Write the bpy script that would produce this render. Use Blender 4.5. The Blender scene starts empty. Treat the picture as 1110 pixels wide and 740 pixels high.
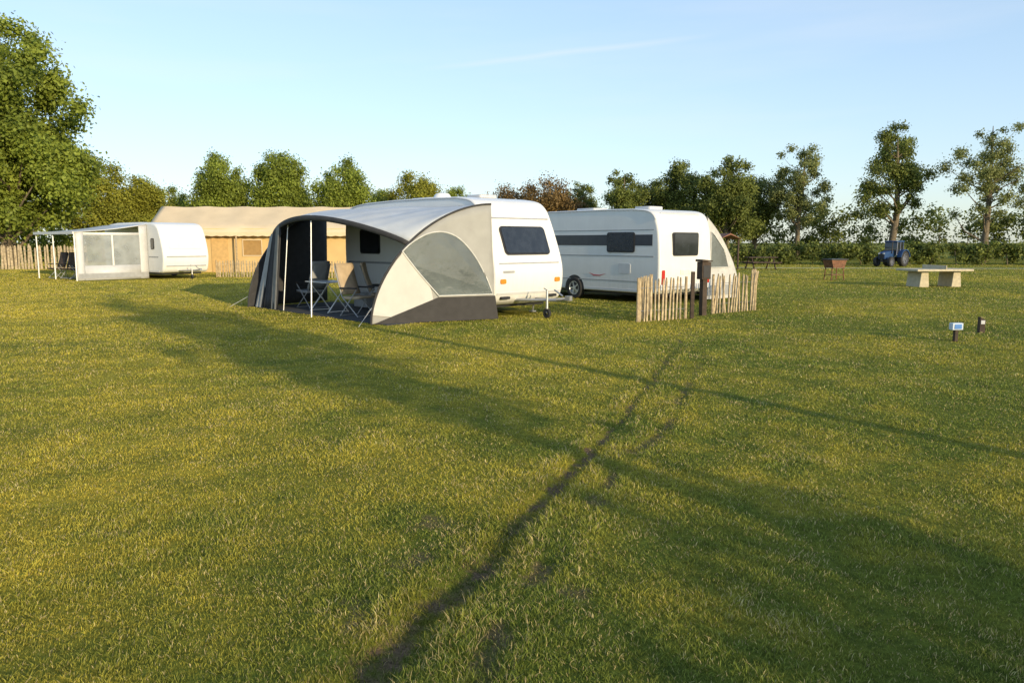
import bpy, math, numpy as np
from mathutils import Vector, Matrix
scene=bpy.context.scene
COL=scene.collection
rad=math.radians
RNG=np.random.default_rng(7)

# ------------------------------------------------------------ materials
def nodes_of(m):
    m.use_nodes=True
    return m.node_tree.nodes,m.node_tree.links
def pbr(name,col,rough=0.6,metal=0.0,var=0.12,scale=6.0,bump=0.0,bscale=40.0,spec=0.4,trans=0.0,alpha=1.0,dirt=0.0):
    m=bpy.data.materials.new(name); N,L=nodes_of(m)
    b=N['Principled BSDF']
    tc=N.new('ShaderNodeTexCoord'); nz=N.new('ShaderNodeTexNoise'); nz.inputs['Scale'].default_value=scale; nz.inputs['Detail'].default_value=5
    L.new(tc.outputs['Object'],nz.inputs['Vector'])
    cr=N.new('ShaderNodeValToRGB')
    a=[max(0,c*(1-var)) for c in col]; d=[min(1,c*(1+var)) for c in col]
    cr.color_ramp.elements[0].color=(*a,1); cr.color_ramp.elements[1].color=(*d,1)
    cr.color_ramp.elements[0].position=.3; cr.color_ramp.elements[1].position=.7
    L.new(nz.outputs['Fac'],cr.inputs['Fac']); colout=cr.outputs['Color']
    if dirt>0:
        sp=N.new('ShaderNodeSeparateXYZ'); L.new(tc.outputs['Object'],sp.inputs[0])
        mp=N.new('ShaderNodeMapping'); mp.inputs['Scale'].default_value=(7,7,.7); L.new(tc.outputs['Object'],mp.inputs['Vector'])
        n3=N.new('ShaderNodeTexNoise'); n3.inputs['Scale'].default_value=1.5; n3.inputs['Detail'].default_value=6; L.new(mp.outputs[0],n3.inputs['Vector'])
        mr=N.new('ShaderNodeMapRange'); mr.inputs[1].default_value=.3; mr.inputs[2].default_value=1.1; mr.inputs[3].default_value=1; mr.inputs[4].default_value=.25; L.new(sp.outputs[2],mr.inputs[0])
        mu=N.new('ShaderNodeMath'); mu.operation='MULTIPLY'; L.new(mr.outputs[0],mu.inputs[0]); L.new(n3.outputs['Fac'],mu.inputs[1])
        mu2=N.new('ShaderNodeMath'); mu2.operation='MULTIPLY'; L.new(mu.outputs[0],mu2.inputs[0]); mu2.inputs[1].default_value=dirt
        mx=N.new('ShaderNodeMix'); mx.data_type='RGBA'; L.new(mu2.outputs[0],mx.inputs[0]); L.new(colout,mx.inputs[6]); mx.inputs[7].default_value=(.30,.27,.20,1)
        colout=mx.outputs[2]
    L.new(colout,b.inputs['Base Color'])
    b.inputs['Roughness'].default_value=rough; b.inputs['Metallic'].default_value=metal
    b.inputs['Specular IOR Level'].default_value=spec
    b.inputs['Alpha'].default_value=alpha
    if bump>0:
        n2=N.new('ShaderNodeTexNoise'); n2.inputs['Scale'].default_value=bscale; n2.inputs['Detail'].default_value=4
        L.new(tc.outputs['Object'],n2.inputs['Vector'])
        bp=N.new('ShaderNodeBump'); bp.inputs['Strength'].default_value=bump; bp.inputs['Distance'].default_value=.02
        L.new(n2.outputs['Fac'],bp.inputs['Height']); L.new(bp.outputs['Normal'],b.inputs['Normal'])
    if trans>0:
        out=N['Material Output']; tr=N.new('ShaderNodeBsdfTranslucent'); mx=N.new('ShaderNodeMixShader'); mx.inputs[0].default_value=trans
        L.new(colout,tr.inputs['Color']); L.new(b.outputs[0],mx.inputs[1]); L.new(tr.outputs[0],mx.inputs[2]); L.new(mx.outputs[0],out.inputs['Surface'])
    return m
def attr_leaf(name,dark,light,trans=.35,rough=.55,attr='tone'):
    m=bpy.data.materials.new(name); N,L=nodes_of(m); b=N['Principled BSDF']
    at=N.new('ShaderNodeAttribute'); at.attribute_name=attr
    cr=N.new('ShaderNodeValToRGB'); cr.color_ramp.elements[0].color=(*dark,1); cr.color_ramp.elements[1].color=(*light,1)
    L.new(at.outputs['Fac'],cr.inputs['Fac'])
    L.new(cr.outputs['Color'],b.inputs['Base Color']); b.inputs['Roughness'].default_value=rough; b.inputs['Specular IOR Level'].default_value=.25
    tr=N.new('ShaderNodeBsdfTranslucent'); L.new(cr.outputs['Color'],tr.inputs['Color'])
    mx=N.new('ShaderNodeMixShader'); mx.inputs[0].default_value=trans
    L.new(b.outputs[0],mx.inputs[1]); L.new(tr.outputs[0],mx.inputs[2]); L.new(mx.outputs[0],N['Material Output'].inputs['Surface'])
    return m
M_WHITE=pbr('caravan_white',(.78,.78,.77),.28,var=.03,scale=1.5,dirt=.35)
M_WHITE2=pbr('caravan_offwhite',(.74,.74,.72),.35,var=.04,scale=2,bump=.15,bscale=60,dirt=.35)
M_GREYP=pbr('grey_trim',(.32,.33,.34),.45)
M_LGREY=pbr('light_grey_trim',(.55,.56,.57),.4,var=.05)
M_BLACK=pbr('black_plastic',(.025,.025,.028),.45)
M_BAND=pbr('charcoal_decal',(.05,.055,.065),.35)
M_GLASS=pbr('tinted_glass',(.022,.026,.032),.06,var=.3,spec=.8)
M_RUB=pbr('rubber',(.03,.03,.03),.85)
M_RIM=pbr('alloy_rim',(.55,.56,.58),.3,metal=.7)
M_DRIM=pbr('dark_rim',(.16,.17,.20),.5,metal=.3)
M_STEEL=pbr('galvanised_steel',(.42,.43,.44),.4,metal=.7)
M_ALU=pbr('aluminium_tube',(.8,.8,.78),.35,metal=.2)
M_RED=pbr('red_lens',(.45,.03,.02),.25)
M_PINK=pbr('pinkish_red_decal',(.5,.10,.12),.35)
M_AMB=pbr('amber_lens',(.75,.25,.03),.25)
M_SILV=pbr('silver_canopy_cloth',(.47,.50,.53),.6,var=.06,scale=3,bump=.15,bscale=9)
M_BEIGE=pbr('grey_beige_canopy_cloth',(.34,.34,.325),.75,var=.08,scale=3,bump=.25,bscale=7)
M_PALEC=pbr('pale_canopy_cloth',(.54,.53,.50),.75,var=.06,scale=3,bump=.25,bscale=7)
M_DARKC=pbr('anthracite_canopy_cloth',(.045,.045,.048),.8,var=.15,bump=.2,bscale=7)
M_SKIRT=pbr('charcoal_cloth',(.042,.040,.040),.8,var=.15,bump=.2,bscale=9)
M_TAUPE=pbr('taupe_cloth',(.24,.23,.21),.8,var=.1,bump=.2,bscale=7)
M_MESHW=pbr('gauze_window',(.13,.155,.16),.10,var=.35,scale=1.3,spec=.8,alpha=.66,bump=.4,bscale=2.5)
M_CLEARW=pbr('clear_foil_window',(.42,.45,.46),.08,var=.2,scale=2,spec=.9,alpha=.5,bump=.3,bscale=3)
M_PIPE=pbr('white_piping',(.6,.6,.57),.5)
M_TAN=pbr('tan_canvas',(.68,.48,.22),.85,var=.08,scale=1.2,bump=.3,bscale=3,trans=.12)
M_TANR=pbr('tan_canvas_roof',(.66,.53,.35),.85,var=.08,scale=1,bump=.3,bscale=3)
M_WOOD=pbr('weathered_wood',(.40,.31,.19),.85,var=.35,scale=14,bump=.4,bscale=60)
M_PALE=pbr('chestnut_pale_wood',(.44,.35,.22),.85,var=.4,scale=9,bump=.4,bscale=60)
M_DWOOD=pbr('dark_stained_wood',(.06,.042,.03),.8,var=.3,scale=10,bump=.4)
M_CONC=pbr('concrete',(.50,.44,.31),.85,var=.15,scale=8,bump=.3)
M_RUST=pbr('rusty_steel',(.16,.075,.04),.8,var=.4,scale=12,bump=.3)
M_BARK=pbr('bark',(.15,.12,.08),.9,var=.35,scale=6,bump=.6,bscale=14)
M_SHEET=pbr('groundsheet_weave',(.05,.055,.06),.9,var=.2,scale=20)
M_CHAIR=pbr('chair_fabric_tan',(.46,.36,.24),.8,var=.12,bump=.2)
M_BLUE=pbr('tractor_blue',(.022,.06,.16),.35,var=.1)
M_SIGNB=pbr('sign_blue',(.05,.2,.55),.4)
M_SAND=pbr('worn_grass_path',(.44,.42,.20),.95,var=.2,scale=1.2,bump=.4,bscale=20)
M_TILE=pbr('roof_red_brown',(.22,.10,.06),.8,var=.2)
M_LEAF=attr_leaf('leaf_fresh_green',(.058,.090,.014),(.37,.44,.07),.42)
M_LEAFD=attr_leaf('leaf_dark_green',(.038,.056,.016),(.26,.30,.065),.40)
M_LEAFY=attr_leaf('leaf_yellow_green',(.08,.095,.014),(.45,.45,.065),.42)
M_LEAFR=attr_leaf('leaf_red_brown',(.06,.042,.018),(.32,.21,.075))
M_LEAFP=attr_leaf('leaf_pale_sparse',(.065,.085,.028),(.37,.40,.14),.42)

# ------------------------------------------------------------ mesh helpers
def link(o,parent=None):
    COL.objects.link(o)
    if parent is not None: o.parent=parent
    return o
def thing(name,loc,rotz,label,category,group=None):
    e=bpy.data.objects.new(name,None); e.empty_display_size=.3
    e.location=loc; e.rotation_euler=(0,0,rotz)
    e['label']=label; e['category']=category
    if group: e['group']=group
    return link(e)
class B:
    def __init__(s): s.v=[]; s.f=[]; s.m=[]
    def poly(s,pts,mi=0):
        b=len(s.v); s.v+= [tuple(p) for p in pts]; s.f.append(tuple(range(b,b+len(pts)))); s.m.append(mi)
    def box(s,c,d,mi=0,R=None):
        b=len(s.v); x,y,z=[k/2 for k in d]
        pts=[(-x,-y,-z),(x,-y,-z),(x,y,-z),(-x,y,-z),(-x,-y,z),(x,-y,z),(x,y,z),(-x,y,z)]
        for p in pts:
            p=Vector(p)
            if R is not None: p=R@p
            s.v.append((p[0]+c[0],p[1]+c[1],p[2]+c[2]))
        for f in [(0,3,2,1),(4,5,6,7),(0,1,5,4),(1,2,6,5),(2,3,7,6),(3,0,4,7)]:
            s.f.append(tuple(b+i for i in f)); s.m.append(mi)
    def tube(s,pts,radii,n=8,mi=0,cap=True):
        pts=[Vector(p) for p in pts]
        if not hasattr(radii,'__len__'): radii=[radii]*len(pts)
        base=len(s.v); k=len(pts)
        for i,p in enumerate(pts):
            d=(pts[min(i+1,k-1)]-pts[max(i-1,0)]).normalized()
            up=Vector((0,0,1)) if abs(d.z)<.9 else Vector((1,0,0))
            a=d.cross(up).normalized(); c=d.cross(a)
            for j in range(n):
                t=2*math.pi*j/n; q=p+(a*math.cos(t)+c*math.sin(t))*radii[i]; s.v.append(tuple(q))
        for i in range(k-1):
            for j in range(n):
                a0=base+i*n+j; a1=base+i*n+(j+1)%n
                s.f.append((a0,a1,a1+n,a0+n)); s.m.append(mi)
        if cap:
            s.f.append(tuple(base+j for j in range(n))[::-1]); s.m.append(mi)
            s.f.append(tuple(base+(k-1)*n+j for j in range(n))); s.m.append(mi)
    def lathe(s,prof,c,n=28,mi=0,axis='y'):
        base=len(s.v); k=len(prof)
        for r,h in prof:
            for j in range(n):
                t=2*math.pi*j/n
                if axis=='y': p=(c[0]+r*math.cos(t),c[1]+h,c[2]+r*math.sin(t))
                else: p=(c[0]+r*math.cos(t),c[1]+r*math.sin(t),c[2]+h)
                s.v.append(p)
        for i in range(k-1):
            for j in range(n):
                a0=base+i*n+j; a1=base+i*n+(j+1)%n
                s.f.append((a0,a1,a1+n,a0+n)); s.m.append(mi)
    def prism(s,prof,y0,y1,mi=0):
        b=len(s.v); k=len(prof)
        for x,z in prof: s.v.append((x,y0,z))
        for x,z in prof: s.v.append((x,y1,z))
        s.f.append(tuple(range(b,b+k))); s.m.append(mi)
        s.f.append(tuple(range(b+k,b+2*k))[::-1]); s.m.append(mi)
        for i in range(k):
            j=(i+1)%k
            s.f.append((b+i,b+k+i,b+k+j,b+j)); s.m.append(mi)
    def grid(s,rows,mi=0):
        b=len(s.v); R=len(rows); C=len(rows[0])
        for r in rows:
            for p in r: s.v.append(tuple(p))
        for i in range(R-1):
            for j in range(C-1):
                a=b+i*C+j; s.f.append((a,a+1,a+C+1,a+C)); s.m.append(mi)
    def obj(s,name,mats,parent=None,bevel=0,seg=2,smooth=True,ang=35,solid=0,fixn=True):
        me=bpy.data.meshes.new(name); me.from_pydata(s.v,[],s.f)
        if not isinstance(mats,(list,tuple)): mats=[mats]
        for m in mats: me.materials.append(m)
        for p,mi in zip(me.polygons,s.m): p.material_index=mi; p.use_smooth=smooth
        me.update()
        if fixn:
            import bmesh
            bm=bmesh.new(); bm.from_mesh(me); bmesh.ops.recalc_face_normals(bm,faces=bm.faces); bm.to_mesh(me); bm.free()
        if smooth: me.set_sharp_from_angle(angle=rad(ang))
        o=bpy.data.objects.new(name,me)
        if bevel>0:
            md=o.modifiers.new('bevel','BEVEL'); md.width=bevel; md.segments=seg; md.limit_method='ANGLE'; md.angle_limit=rad(40); md.harden_normals=True
        if solid>0:
            md=o.modifiers.new('solid','SOLIDIFY'); md.thickness=solid; md.offset=-1
            if len(mats)>1: md.material_offset=1
        return link(o,parent)
def catmull(P,n=5):
    out=[]; k=len(P)
    for i in range(k-1):
        p0=P[max(i-1,0)];p1=P[i];p2=P[i+1];p3=P[min(i+2,k-1)]
        for j in range(n):
            t=j/n
            out.append(tuple(.5*((2*p1[d])+(-p0[d]+p2[d])*t+(2*p0[d]-5*p1[d]+4*p2[d]-p3[d])*t*t+(-p0[d]+3*p1[d]-3*p2[d]+p3[d])*t**3) for d in range(len(p1))))
    out.append(tuple(P[-1])); return out
def rrect(w,h,r,n=5):
    pts=[]
    for cx,cy,a0 in ((w/2-r,h/2-r,0),(-w/2+r,h/2-r,90),(-w/2+r,-h/2+r,180),(w/2-r,-h/2+r,270)):
        for i in range(n+1):
            a=rad(a0+90*i/n); pts.append((cx+r*math.cos(a),cy+r*math.sin(a)))
    return pts
def plate(b,c,ux,uy,w,h,r,t0,t1,mi=0):
    ux=Vector(ux).normalized(); uy=Vector(uy).normalized(); n=ux.cross(uy); c=Vector(c)
    P=rrect(w,h,r); k=len(P); base=len(b.v)
    for t in (t0,t1):
        for x,y in P: b.v.append(tuple(c+ux*x+uy*y+n*t))
    b.f.append(tuple(range(base,base+k))[::-1]); b.m.append(mi)
    b.f.append(tuple(range(base+k,base+2*k))); b.m.append(mi)
    for i in range(k):
        j=(i+1)%k; b.f.append((base+i,base+j,base+k+j,base+k+i)); b.m.append(mi)
def window(parent,c,ux,uy,w,h,r=.07,glass=M_GLASS,frame=M_BLACK):
    g=B(); plate(g,c,ux,uy,w-.07,h-.07,max(.02,r-.03),.0,.034); go=g.obj('window',glass,parent)
    f=B(); plate(f,c,ux,uy,w,h,r,-.03,.022); f.obj('frame',frame,go)
    return go
def wheel(parent,c,r,w,rim=M_RIM):
    e=B(); sg=1 if c[1]>-.5 else -1
    t=[(r*.62,-w*.42),(r*.66,-w*.5),(r*.93,-w*.5),(r,-w*.36),(r,w*.36),(r*.93,w*.5),(r*.66,w*.5),(r*.62,w*.42)]
    e.lathe(t,(0,0,0),n=32); 
    wh=B(); wh.lathe([(.001,.06*sg),(r*.18,.06*sg),(r*.18,-.02*sg)],(0,w*.1*sg,0),n=16)
    wo=wh.obj('wheel',rim,parent); wo.location=c
    e.obj('tyre',M_RUB,wo)
    rm=B(); rm.lathe([(r*.64,-w*.42*sg),(r*.64,w*.45*sg),(r*.58,w*.45*sg),(r*.52,w*.2*sg),(r*.15,w*.32*sg),(0.001,w*.32*sg)],(0,0,0),n=32)
    for i in range(5):
        a=2*math.pi*i/5
        R=Matrix.Rotation(-a,3,'Y')
        p=R@Vector((r*.38,w*.33*sg,0)); rm.box(tuple(p),(r*.42,.03,r*.13),0,R)
    rm.obj('rim',rim,wo)
    return wo

# ------------------------------------------------------------ noise
_grids={}
def vnoise(x,y,scale,seed=0):
    if seed not in _grids: _grids[seed]=np.random.default_rng(100+seed).random((256,256))
    g=_grids[seed]; X=np.asarray(x)/scale; Y=np.asarray(y)/scale
    xi=np.floor(X).astype(int); yi=np.floor(Y).astype(int); fx=X-xi; fy=Y-yi
    fx=fx*fx*(3-2*fx); fy=fy*fy*(3-2*fy)
    a=g[xi%256,yi%256]; b=g[(xi+1)%256,yi%256]; c=g[xi%256,(yi+1)%256]; d=g[(xi+1)%256,(yi+1)%256]
    return (a*(1-fx)+b*fx)*(1-fy)+(c*(1-fx)+d*fx)*fy

# ------------------------------------------------------------ ruts
rut1=catmull([(3.1,14.2),(2.75,12.6),(2.25,11.0),(1.62,9.0),(1.03,7.2),(.55,5.9),(.07,4.6),(-.27,3.7),(-.56,2.9),(-.85,2.0),(-1.15,1.0)],6)
rut2=catmull([(3.0,11.6),(2.35,9.8),(1.75,7.9),(1.25,6.6),(.85,5.7),(.5,4.8),(.15,3.9),(-.05,3.2),(-.25,2.4)],6)
def segdist(x,y,path):
    d=np.full(np.shape(x),1e9); P=np.array(path)
    for i in range(len(P)-1):
        a=P[i];b=P[i+1];ab=b-a
        t=np.clip(((x-a[0])*ab[0]+(y-a[1])*ab[1])/(ab@ab),0,1)
        d=np.minimum(d,np.hypot(x-a[0]-t*ab[0],y-a[1]-t*ab[1]))
    return d
def soil_mask(x,y):
    fine=vnoise(x,y,.045,4)*.40+vnoise(x,y,.10,3)*.35+vnoise(x,y,.022,14)*.25
    w2=vnoise(x,y,.50,5)*.55+vnoise(x,y,.17,6)*.45
    near=np.clip((6.8-y)/3.8,0,1)
    wx=(vnoise(x,y,.5,7)-.5)*.07; wy=(vnoise(x,y,.16,17)-.5)*.06
    d1=segdist(x+wx+wy,y,rut1)
    r1=(.045+.045*near)+.10*np.clip(w2-.25,0,1)*(.4+.9*near)
    g1=np.exp(-(d1/r1)**2)
    m1=np.clip((g1*1.0+fine*1.7-1.38)*2.2,0,1)*np.clip((w2-.30+.05*near)*4,0.0,1)
    d2=segdist(x+wx-wy,y,rut2)
    g2=np.exp(-(d2/(.03+.03*near+.06*w2))**2)
    m2=np.clip((g2*1.0+fine*1.5-1.35)*2.5,0,1)*np.clip((w2-.44)*5,0,.7)
    pt=0
    for (px,py,pr) in ((-.50,4.55,.17),(-.52,3.95,.16),(-.74,3.3,.17),(.30,3.6,.12),(.55,4.9,.12),(.95,6.2,.15)):
        dd=np.hypot(x-px,(y-py)*.8)/pr
        pt=np.maximum(pt,np.clip((np.exp(-dd**2)*.9+fine*1.5-1.28)*1.8,0,.6))
    fade=np.clip((14.2-y)/2,0,1)
    gr=(g1*(.45+.6*near)+.40*g2*np.clip((w2-.35)*3,0,1))*fade
    return np.clip(np.maximum(np.maximum(m1,m2)*fade,pt),0,1), gr

def grass_col(x,y):
    n=vnoise(x,y,3.1,11)*.36+vnoise(x,y,.9,12)*.28+vnoise(x,y,.25,13)*.36
    l=np.clip((-x+4)/13,0,1)*.42
    t=np.clip((n-.36)*1.7+l,0,1)[...,None]
    g=np.array([.215,.255,.042]); yv=np.array([.60,.49,.070])
    return g*(1-t)+yv*t
def gz(X,Y,gr):
    return -.05*gr+.018*(vnoise(X,Y,.3,21)-.5)*np.clip(1.2-np.abs(Y-6)/20,0,1)+.05*(vnoise(X,Y,3,22)-.5)*np.clip(1-np.abs(Y-6)/9,0,1)

# ------------------------------------------------------------ ground
def axis(lo,hi,step,far,grow=1.16):
    a=list(np.arange(lo,hi+1e-6,step)); s=step
    while a[-1]<far: s*=grow; a.append(a[-1]+s)
    b=[]; s=step; v=lo
    while v>-far: s*=grow; v-=s; b.append(v)
    return np.array(b[::-1]+a)
gx=axis(-2.2,3.2,.02,900); gy=axis(2.0,8.0,.024,900)
X,Y=np.meshgrid(gx,gy); so,gr=soil_mask(X,Y)
Z=gz(X,Y,gr)
so_=so
nv=X.size; ny,nx=X.shape
me=bpy.data.meshes.new('ground'); 
idx=np.arange(nv).reshape(ny,nx)
F=np.stack([idx[:-1,:-1],idx[:-1,1:],idx[1:,1:],idx[1:,:-1]],-1).reshape(-1,4)
def npmesh(me,V,F):
    V=np.asarray(V,dtype=np.float32); F=np.asarray(F,dtype=np.int32); k=F.shape[1]
    me.vertices.add(len(V)); me.vertices.foreach_set('co',V.ravel())
    me.loops.add(F.size); me.loops.foreach_set('vertex_index',F.ravel())
    me.polygons.add(len(F)); me.polygons.foreach_set('loop_start',np.arange(0,F.size,k,dtype=np.int32))
    me.update(calc_edges=True)
npmesh(me,np.stack([X,Y,Z],-1).reshape(-1,3),F)
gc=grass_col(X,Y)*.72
ca=me.color_attributes.new('gcol','FLOAT_COLOR','POINT'); ca.data.foreach_set('color',np.concatenate([gc,so_[...,None]],-1).astype(np.float32).ravel())
me.polygons.foreach_set('use_smooth',np.ones(len(me.polygons),dtype=bool))
m=bpy.data.materials.new('lawn_ground'); N,L=nodes_of(m); bs=N['Principled BSDF']
at=N.new('ShaderNodeAttribute'); at.attribute_name='gcol'; tc=N.new('ShaderNodeTexCoord')
def noise(sc,det=6,ro=.6):
    n=N.new('ShaderNodeTexNoise'); n.inputs['Scale'].default_value=sc; n.inputs['Detail'].default_value=det; n.inputs['Roughness'].default_value=ro; L.new(tc.outputs['Object'],n.inputs['Vector']); return n
def mixc(fac,a,b,mode='MIX'):
    x=N.new('ShaderNodeMix'); x.data_type='RGBA'; x.blend_type=mode
    for sock,val in ((x.inputs[0],fac),(x.inputs[6],a),(x.inputs[7],b)):
        if hasattr(val,'links'): L.new(val,sock)
        else: sock.default_value=val
    return x.outputs[2]
def ramp(src,p0,p1,c0=(0,0,0,1),c1=(1,1,1,1)):
    r=N.new('ShaderNodeValToRGB'); r.color_ramp.elements[0].position=p0; r.color_ramp.elements[1].position=p1; r.color_ramp.elements[0].color=c0; r.color_ramp.elements[1].color=c1
    L.new(src,r.inputs['Fac']); return r.outputs['Color']
n1=noise(.12,4); n2=noise(1.3); n3=noise(14,8,.7); n4=noise(70,6,.7)
c=mixc(.55,at.outputs['Color'],ramp(n2.outputs['Fac'],.35,.7,(.55,.6,.55,1),(1.35,1.25,1.1,1)),'MULTIPLY')
c=mixc(.8,c,ramp(n1.outputs['Fac'],.35,.65,(.75,.85,.8,1),(1.3,1.2,1.0,1)),'MULTIPLY')
c=mixc(.85,c,ramp(n3.outputs['Fac'],.35,.68,(.42,.45,.4,1),(1.3,1.3,1.2,1)),'MULTIPLY')
soil=mixc(ramp(n4.outputs['Fac'],.35,.65),(.060,.042,.024,1),(.26,.175,.10,1))
c=mixc(at.outputs['Alpha'],c,soil)
L.new(c,bs.inputs['Base Color']); bs.inputs['Roughness'].default_value=.95; bs.inputs['Specular IOR Level'].default_value=.1
bp=N.new('ShaderNodeBump'); bp.inputs['Strength'].default_value=.9; bp.inputs['Distance'].default_value=.05
L.new(n3.outputs['Fac'],bp.inputs['Height']); L.new(bp.outputs['Normal'],bs.inputs['Normal'])
me.materials.append(m)
g=bpy.data.objects.new('ground',me); g['kind']='structure'; link(g)
def sheet(name,pts,z,mat,kind='structure'):
    b=B(); b.poly([(x,y,z) for x,y in pts]); o=b.obj(name,mat,smooth=False,fixn=False)
    if kind: o['kind']=kind
    return o
sheet('path',[(12,50.5),(20,49),(60,46.5),(60,47.7),(20,50.3),(12,52)],.012,M_SAND)

# ------------------------------------------------------------ frames
def frame(loc,rot):
    c,s=math.cos(rot),math.sin(rot)
    return lambda x,y:(loc[0]+c*x-s*y,loc[1]+s*x+c*y)
def tolocal(loc,rot,x,y):
    c,s=math.cos(rot),math.sin(rot); dx=x-loc[0]; dy=y-loc[1]
    return c*dx+s*dy,-s*dx+c*dy
C1=(-.51,17.0); R1=rad(133)
C2=(3.93,20.8); R2=rad(129.5)
C3=(-15.9,35.0); R3=rad(140)

# ------------------------------------------------------------ grass blades
NB=980000
ymin,ymax=1.7,62.
u=RNG.random(NB)
a=.25
Yb=(ymin**a+(ymax**a-ymin**a)*u)**(1/a)
Yb=np.where(RNG.random(NB)<.5,Yb,np.exp(np.log(ymin)+(np.log(ymax)-np.log(ymin))*RNG.random(NB)))
Xb=(RNG.random(NB)*2-1)*(.70*Yb+1.1)
sm,gr=soil_mask(Xb,Yb)
keep=(RNG.random(NB)>sm*.80)
for (C,R,x0,x1,y0,y1) in ((C1,R1,0.3,6.5,-2.2,2.5),(C2,R2,.2,6.3,-4.0,0),(C3,R3,0,6,-2.2,3)):
    lx,ly=tolocal(C,R,Xb,Yb); keep&=~((lx>x0)&(lx<x1)&(ly>y0)&(ly<y1))
pl=50.2-(Xb-14)*.075
keep&=~((np.abs(Yb-pl)<.8)&(Xb>12)&(RNG.random(NB)<.8))
Xb=Xb[keep];Yb=Yb[keep];gr=gr[keep];sm=sm[keep]; nb=len(Xb)
Zb=gz(Xb,Yb,gr)-.004
tuft=(vnoise(Xb,Yb,.09,31)*.5+vnoise(Xb,Yb,.42,32)*.5)
d1=segdist(Xb,Yb,rut1); edge=np.clip(1-np.abs(d1-.16)/.15,0,1)*np.clip((14-Yb)/3,0,1)
d2=segdist(Xb,Yb,rut2); edge=np.maximum(edge,.6*np.clip(1-np.abs(d2-.12)/.12,0,1)*np.clip((11-Yb)/3,0,1))
H=(.009+.019*tuft**1.1+.026*edge*RNG.random(nb)*(.3+tuft))*(.55+.85*RNG.random(nb))*(1+.020*Yb)
W=(.0012+.0009*RNG.random(nb))*(Yb/2.6)**.82
ang=RNG.random(nb)*2*np.pi; la=RNG.random(nb)*2*np.pi; ln=(.2+1.1*RNG.random(nb)**1.2)*H
dx,dy=np.cos(ang)*W,np.sin(ang)*W; lx,ly=np.cos(la)*ln,np.sin(la)*ln
base=np.stack([Xb,Yb,Zb],-1); d=np.stack([dx,dy,0*dx],-1); 
mid=base+np.stack([lx*.35,ly*.35,H*.6],-1); tip=base+np.stack([lx,ly,H],-1)
V=np.stack([base-d,base+d,mid+d*.75,mid-d*.75,tip],1)
i0=(np.arange(nb)*5)[:,None]
T=np.concatenate([i0+np.array([[0,1,2]]),i0+np.array([[0,2,3]]),i0+np.array([[3,2,4]])],0)
gme=bpy.data.meshes.new('lawn_grass'); npmesh(gme,V.reshape(-1,3),T)
colr=grass_col(Xb,Yb)
dn_=vnoise(Xb,Yb,.4,41)*.5+vnoise(Xb,Yb,.12,42)*.5
dry=RNG.random(nb)<(.09+.9*np.clip(dn_-.55,0,1)+.10*edge+.30*sm)
colr=np.where(dry[:,None],np.array([.60,.48,.22]),colr)*(.6+.75*RNG.random((nb,1)))
colr*=(.84+.32*tuft)[:,None]
colr*=(1-.42*np.clip(gr,0,1))[:,None]
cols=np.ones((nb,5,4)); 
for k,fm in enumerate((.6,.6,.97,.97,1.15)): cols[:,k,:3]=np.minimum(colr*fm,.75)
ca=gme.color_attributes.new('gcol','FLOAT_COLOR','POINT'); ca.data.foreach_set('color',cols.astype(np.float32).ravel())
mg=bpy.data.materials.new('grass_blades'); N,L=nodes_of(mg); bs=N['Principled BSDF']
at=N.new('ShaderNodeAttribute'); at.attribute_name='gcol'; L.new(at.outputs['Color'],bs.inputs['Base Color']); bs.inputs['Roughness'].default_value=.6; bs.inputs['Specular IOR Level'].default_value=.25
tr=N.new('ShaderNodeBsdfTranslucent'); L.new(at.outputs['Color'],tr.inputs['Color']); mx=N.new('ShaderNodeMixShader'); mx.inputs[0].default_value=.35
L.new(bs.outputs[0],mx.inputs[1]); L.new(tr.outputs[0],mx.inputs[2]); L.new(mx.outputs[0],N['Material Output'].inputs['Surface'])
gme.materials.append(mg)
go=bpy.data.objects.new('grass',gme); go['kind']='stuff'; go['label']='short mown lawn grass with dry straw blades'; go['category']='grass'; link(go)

# ------------------------------------------------------------ caravans
def profile_pt(prof,z):
    for a,b in zip(prof[:-1],prof[1:]):
        if a[1]<=z<=b[1]: t=(z-a[1])/(b[1]-a[1]+1e-9); return a[0]+(b[0]-a[0])*t
    return 0
def caravan_common(E,prof_front,prof_all,W,bodymat,wheel_x,bev=.09):
    b=B(); b.prism(prof_all,-W,0); b.obj('body',bodymat,E,bevel=bev,seg=4,ang=25)
    c=B(); c.box((3.1,-W/2,.26),(5.6,W-.35,.12)); c.box((3.4,-W/2,.3),(.12,W-.3,.1)); c.obj('chassis',M_BLACK,E)
    for y in (.004,-W-.004):
        for xa,xb in ((.2,wheel_x-.41),(wheel_x+.41,5.9)):
            s=B(); s.box(((xa+xb)/2,y,.34),(xb-xa,.02,.07)); s.obj('skirt_trim',M_LGREY,E,bevel=.005)
    for y in (-.055,-W+.055):
        wheel(E,(wheel_x,y,.32),.32,.19)
        a=B(); yy=.004 if y>-1 else -W-.004
        pts=[(wheel_x+.40*math.cos(rad(t)),.31+.40*math.sin(rad(t))) for t in range(-6,187,10)]
        a.prism(pts,yy-.003,yy+.003); a.obj('wheel_arch',M_BLACK,E)
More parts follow.
